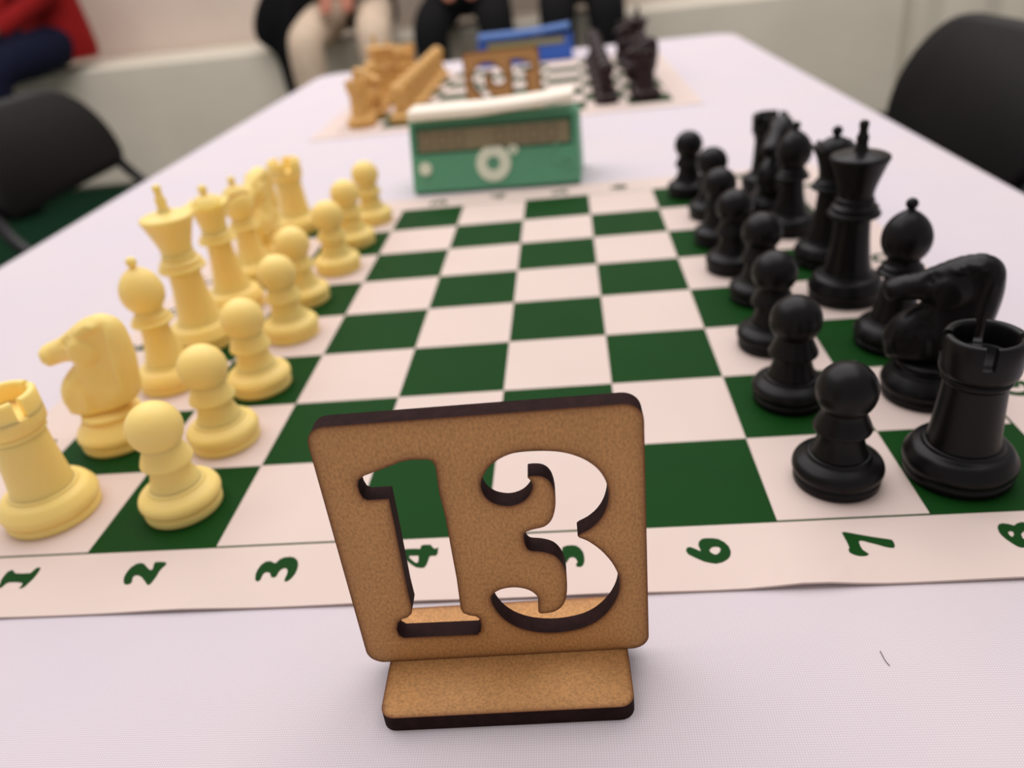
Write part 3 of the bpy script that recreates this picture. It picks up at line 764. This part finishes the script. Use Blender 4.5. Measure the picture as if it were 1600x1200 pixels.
M_blue2 = mat('light_blue_lever', srgb(92, 132, 200), 0.3, 0.5)
chess_clock((-0.030, 1.350, CLOTH), R(-1.5), 0.180, 0.047, M_blue, M_blue2, M_lcd2, 'blue digital chess clock at the far end of the table', False)

# ------------------------------------------------------------------ folding chairs
def folding_chair(x, y, face, label):
    """origin on the floor below the backrest; the chair looks along +x (face = 0) or -x (face = 180)"""
    o = empty('folding_chair', (x, y, FLOOR), R(face)); tag(o, label, 'chair', 'black folding chairs at the table')
    P = rrect(-0.215, 0.622, 0.215, 0.800, (0.035, 0.035, 0.140, 0.140), 12)
    V, F = slab(P, -0.014, 0.014, 0.008)
    V2 = []
    for a, b, c in V:                    # outline (width, height) -> y, z, gently curved and leaning back
        V2.append((c-0.16*(b-0.72)+0.55*a*a, a, b))
    mesh_obj('backrest', V2, F, M_chair, o)
    V, F = slab(rrect(0.06, -0.20, 0.46, 0.20, (0.05, 0.03, 0.03, 0.05), 6), 0.425, 0.455, 0.010)
    mesh_obj('seat', V, F, M_chair, o)
    for s in (-1, 1):
        mesh_obj('leg', *tube(bend([(0.015, s*0.200, 0.665), (0.04, s*0.222, 0.60), (0.20, s*0.222, 0.44), (0.44, s*0.222, 0.0)], 0.08), 0.011), M_tube, o)
        mesh_obj('leg', *tube(bend([(0.40, s*0.205, 0.43), (0.30, s*0.205, 0.37), (0.02, s*0.205, 0.0)], 0.06), 0.010), M_tube, o)
    mesh_obj('stretcher', *tube([(0.36, -0.222, 0.15), (0.36, 0.222, 0.15)], 0.008), M_tube, o)
    mesh_obj('stretcher', *tube([(0.10, -0.205, 0.11), (0.10, 0.205, 0.11)], 0.008), M_tube, o)
    return o
folding_chair(-0.97, 1.22, 0, 'black folding chair behind the cream pieces')
folding_chair(0.62, 0.93, 180, 'black folding chair behind the black pieces')

# ------------------------------------------------------------------ people sitting on the ledge
def skin_mesh(name, nodes, edges, m, parent=None, root='pelvis', sub=2, loc=None, rz=0):
    me = bpy.data.meshes.new(name); bm = bmesh.new()
    lay = bm.verts.layers.skin.verify(); vs = {}
    for k, (co, r) in nodes.items():
        v = bm.verts.new(co); rr = r if isinstance(r, tuple) else (r, r)
        v[lay].radius = rr; v[lay].use_root = (k == root); vs[k] = v
    for a, b in edges: bm.edges.new((vs[a], vs[b]))
    bm.to_mesh(me); bm.free(); me.materials.append(m)
    o = bpy.data.objects.new(name, me); col.objects.link(o)
    sk = o.modifiers.new('skin', 'SKIN'); sk.use_smooth_shade = True; sk.branch_smoothing = 0.5
    sb = o.modifiers.new('subdivision', 'SUBSURF'); sb.levels = sub; sb.render_levels = sub
    if loc: o.location = loc; o.rotation_euler = (0, 0, rz)
    if parent: o.parent = parent
    return o
def chain(*names): return list(zip(names[:-1], names[1:]))
def seated_person(loc, rz, m_top, m_trouser, label, spread=0.16, coat=True, thick=1.0):
    B = {'pelvis': ((0, 0.02, 0.74), (.13, .10)), 'waist': ((0, 0.03, 0.92), (.12, .09)), 'chest': ((0, 0.03, 1.12), (.14, .10)), 'throat': ((0, 0.01, 1.27), (.055, .055)),
         'nape': ((0, -0.005, 1.325), (.055, .055)), 'jaw': ((0, -0.030, 1.385), (.078, .088)), 'brow': ((0, -0.020, 1.470), (.096, .112)), 'crown': ((0, -0.012, 1.540), (.080, .095)), 'nose': ((0, -0.122, 1.425), (.013, .016))}
    E = chain('pelvis', 'waist', 'chest', 'throat', 'nape', 'jaw', 'brow', 'crown')+[('jaw', 'nose')]
    for s, n in ((-1, 'l'), (1, 'r')):
        B.update({n+'hip': ((s*.10, -.02, .735), .088), n+'knee': ((s*spread, -.46, .65), .062), n+'calf': ((s*spread, -.455, .42), .055), n+'ankle': ((s*spread, -.45, .10), .038), n+'toe': ((s*(spread+.02), -.60, .045), .034),
                  n+'shoulder': ((s*.15, .03, 1.19), .05), n+'elbow': ((s*.20, -.06, .96), .042), n+'wrist': ((s*.085, -.29, .845), .028), n+'palm': ((s*.05, -.345, .815), (.034, .018))})
        E += chain('pelvis', n+'hip', n+'knee', n+'calf', n+'ankle', n+'toe')+chain('chest', n+'shoulder', n+'elbow', n+'wrist', n+'palm')
        for q, (dx, ln) in enumerate(((.024, .062), (.008, .072), (-.008, .068), (-.022, .052))):
            B[n+'k%d' % q] = ((s*(.05+dx), -.385, .80), .0095); B[n+'t%d' % q] = ((s*(.045+dx*.9), -.385-ln*.45, .80-ln*.75), .008)
            E += chain(n+'palm', n+'k%d' % q, n+'t%d' % q)
        B[n+'th0'] = ((s*.012, -.345, .825), .011); B[n+'th1'] = ((s*.006, -.385, .812), .009); E += chain(n+'palm', n+'th0', n+'th1')
    o = skin_mesh('person', B, E, M_skin, loc=loc, rz=rz); tag(o, label, 'person')
    k = thick
    T = {'pelvis': ((0, 0.02, 0.75), (.165, .13)), 'waist': ((0, .03, .95), (.135, .11))}
    TE = [('pelvis', 'waist')]
    for s, n in ((-1, 'l'), (1, 'r')):
        T.update({n+'hip': ((s*.105, -.03, .735), .105*k), n+'thigh': ((s*(spread+.1)/2, -.26, .70), .098*k), n+'knee': ((s*spread, -.46, .655), .088*k), n+'shin': ((s*spread, -.462, .42), .082*k), n+'hem': ((s*spread, -.452, .10), .070*k)})
        TE += chain('pelvis', n+'hip', n+'thigh', n+'knee', n+'shin', n+'hem')
    skin_mesh('trousers', T, TE, m_trouser, o)
    # jacket: lofted torso and two tapering sleeves
    V = []; F = []; n = 28
    for z, rx, ry in ((.66, .185, .150), (.70, .195, .158), (.80, .192, .150), (.93, .178, .136), (1.06, .190, .138), (1.15, .200, .132), (1.21, .185, .112), (1.255, .115, .090), (1.285, .072, .074), (1.31, .066, .068)):
        V += [(rx*math.cos(2*math.pi*i/n), .03+ry*math.sin(2*math.pi*i/n), z) for i in range(n)]
    for k in range(9):
        for i in range(n): F.append((k*n+i, k*n+(i+1) % n, (k+1)*n+(i+1) % n, (k+1)*n+i))
    parts = [(V, F)]
    for s in (-1, 1):
        path = bend([(s*.11, .03, 1.20), (s*.175, .015, 1.16), (s*.195, -.06, .955), (s*.085, -.292, .845)], .09, 8)
        v, f = tube(path, 1.0, 18); m = len(path)
        for k in range(m):
            c = path[k]; r = .078+(.046-.078)*k/(m-1)
            for i in range(18): v[k*18+i] = tuple(c+(Vector(v[k*18+i])-c)*r)
        parts.append((v, f))
    mesh_obj('jacket', *join(*parts), m_top, o)
    # hair: a cap over the skull, lower at the back
    V = []; F = []
    for k in range(9):
        a = math.pi/2*k/8
        for i in range(n):
            t = 2*math.pi*i/n; drop = .075*max(0, math.sin(t))
            V.append((.088*math.cos(a)*math.cos(t), -.012+.104*math.cos(a)*math.sin(t), 1.505+.070*math.sin(a)-drop*math.cos(a)))
    for k in range(8):
        for i in range(n): F.append((k*n+i, k*n+(i+1) % n, (k+1)*n+(i+1) % n, (k+1)*n+i))
    mesh_obj('hair', V, F, M_hair, o)
    for s in (-1, 1):
        ev, ef = lathe([(0.0, -9), (6.4, -6.4), (9, 0), (6.4, 6.4), (0.0, 9)], 12, 2)
        mesh_obj('eye', [(x+s*.030, y-.098, z+1.452) for x, y, z in ev], ef, M_hair, o)
    for s in (-1, 1):
        skin_mesh('shoe', {'pelvis': ((s*spread, -.44, .052), (.05, .05)), 'ball': ((s*(spread+.015), -.56, .045), (.05, .042)), 'tip': ((s*(spread+.025), -.64, .04), (.04, .036))}, chain('pelvis', 'ball', 'tip'), M_shoe, o)
    return o
PY = 4.02
a = seated_person((-0.97, PY, FLOOR), 0, M_blackfab, M_beige, 'person in beige trousers and black coat sitting on the ledge', 0.165)
# the open coat hangs over the ledge's front beside the leg
P = [(-0.47, 0.76), (-0.38, 0.88), (-0.24, 0.93), (-0.12, 0.93), (-0.12, 0.72), (-0.30, 0.64), (-0.335, 0.50), (-0.345, 0.39), (-0.385, 0.39), (-0.405, 0.58), (-0.48, 0.66)]
P = [c[:2] for c in catmull(P, 3, closed=True)]
V, F = slab(list(reversed(P)), 0, 0.085, 0.008, Matrix(((1, 0, 0, 0), (0, 0, 1, -0.19), (0, 1, 0, 0), (0, 0, 0, 1))))
mesh_obj('coat_tail', V, F, M_blackfab, a)
b = seated_person((-0.40, PY, FLOOR), 0, M_blackfab, M_blackfab, 'person all in black sitting on the ledge next to the beige trousers', 0.15)
c = seated_person((0.135, PY, FLOOR), 0, M_blackfab, M_blackfab, 'person all in black sitting on the ledge straight behind the blue clock', 0.11)
d = seated_person((-2.56, PY-0.04, FLOOR), R(-30), M_red, M_navy, 'person in red top and navy trousers sitting on the ledge behind a black chair', 0.15, thick=1.12)

# ------------------------------------------------------------------ small stray thread on the cloth
pts = [(x, y, CLOTH+0.0003) for x, y, z in [(0.13059, -0.06377, -0.001), (0.13082, -0.06754, -0.001), (0.13146, -0.06953, -0.001)]]
o = mesh_obj('stray_thread', *tube([tuple(p) for p in catmull(pts, 5)], 0.00010, 6), M_hair)
tag(o, 'short dark stray thread lying on the bare tablecloth', 'thread')
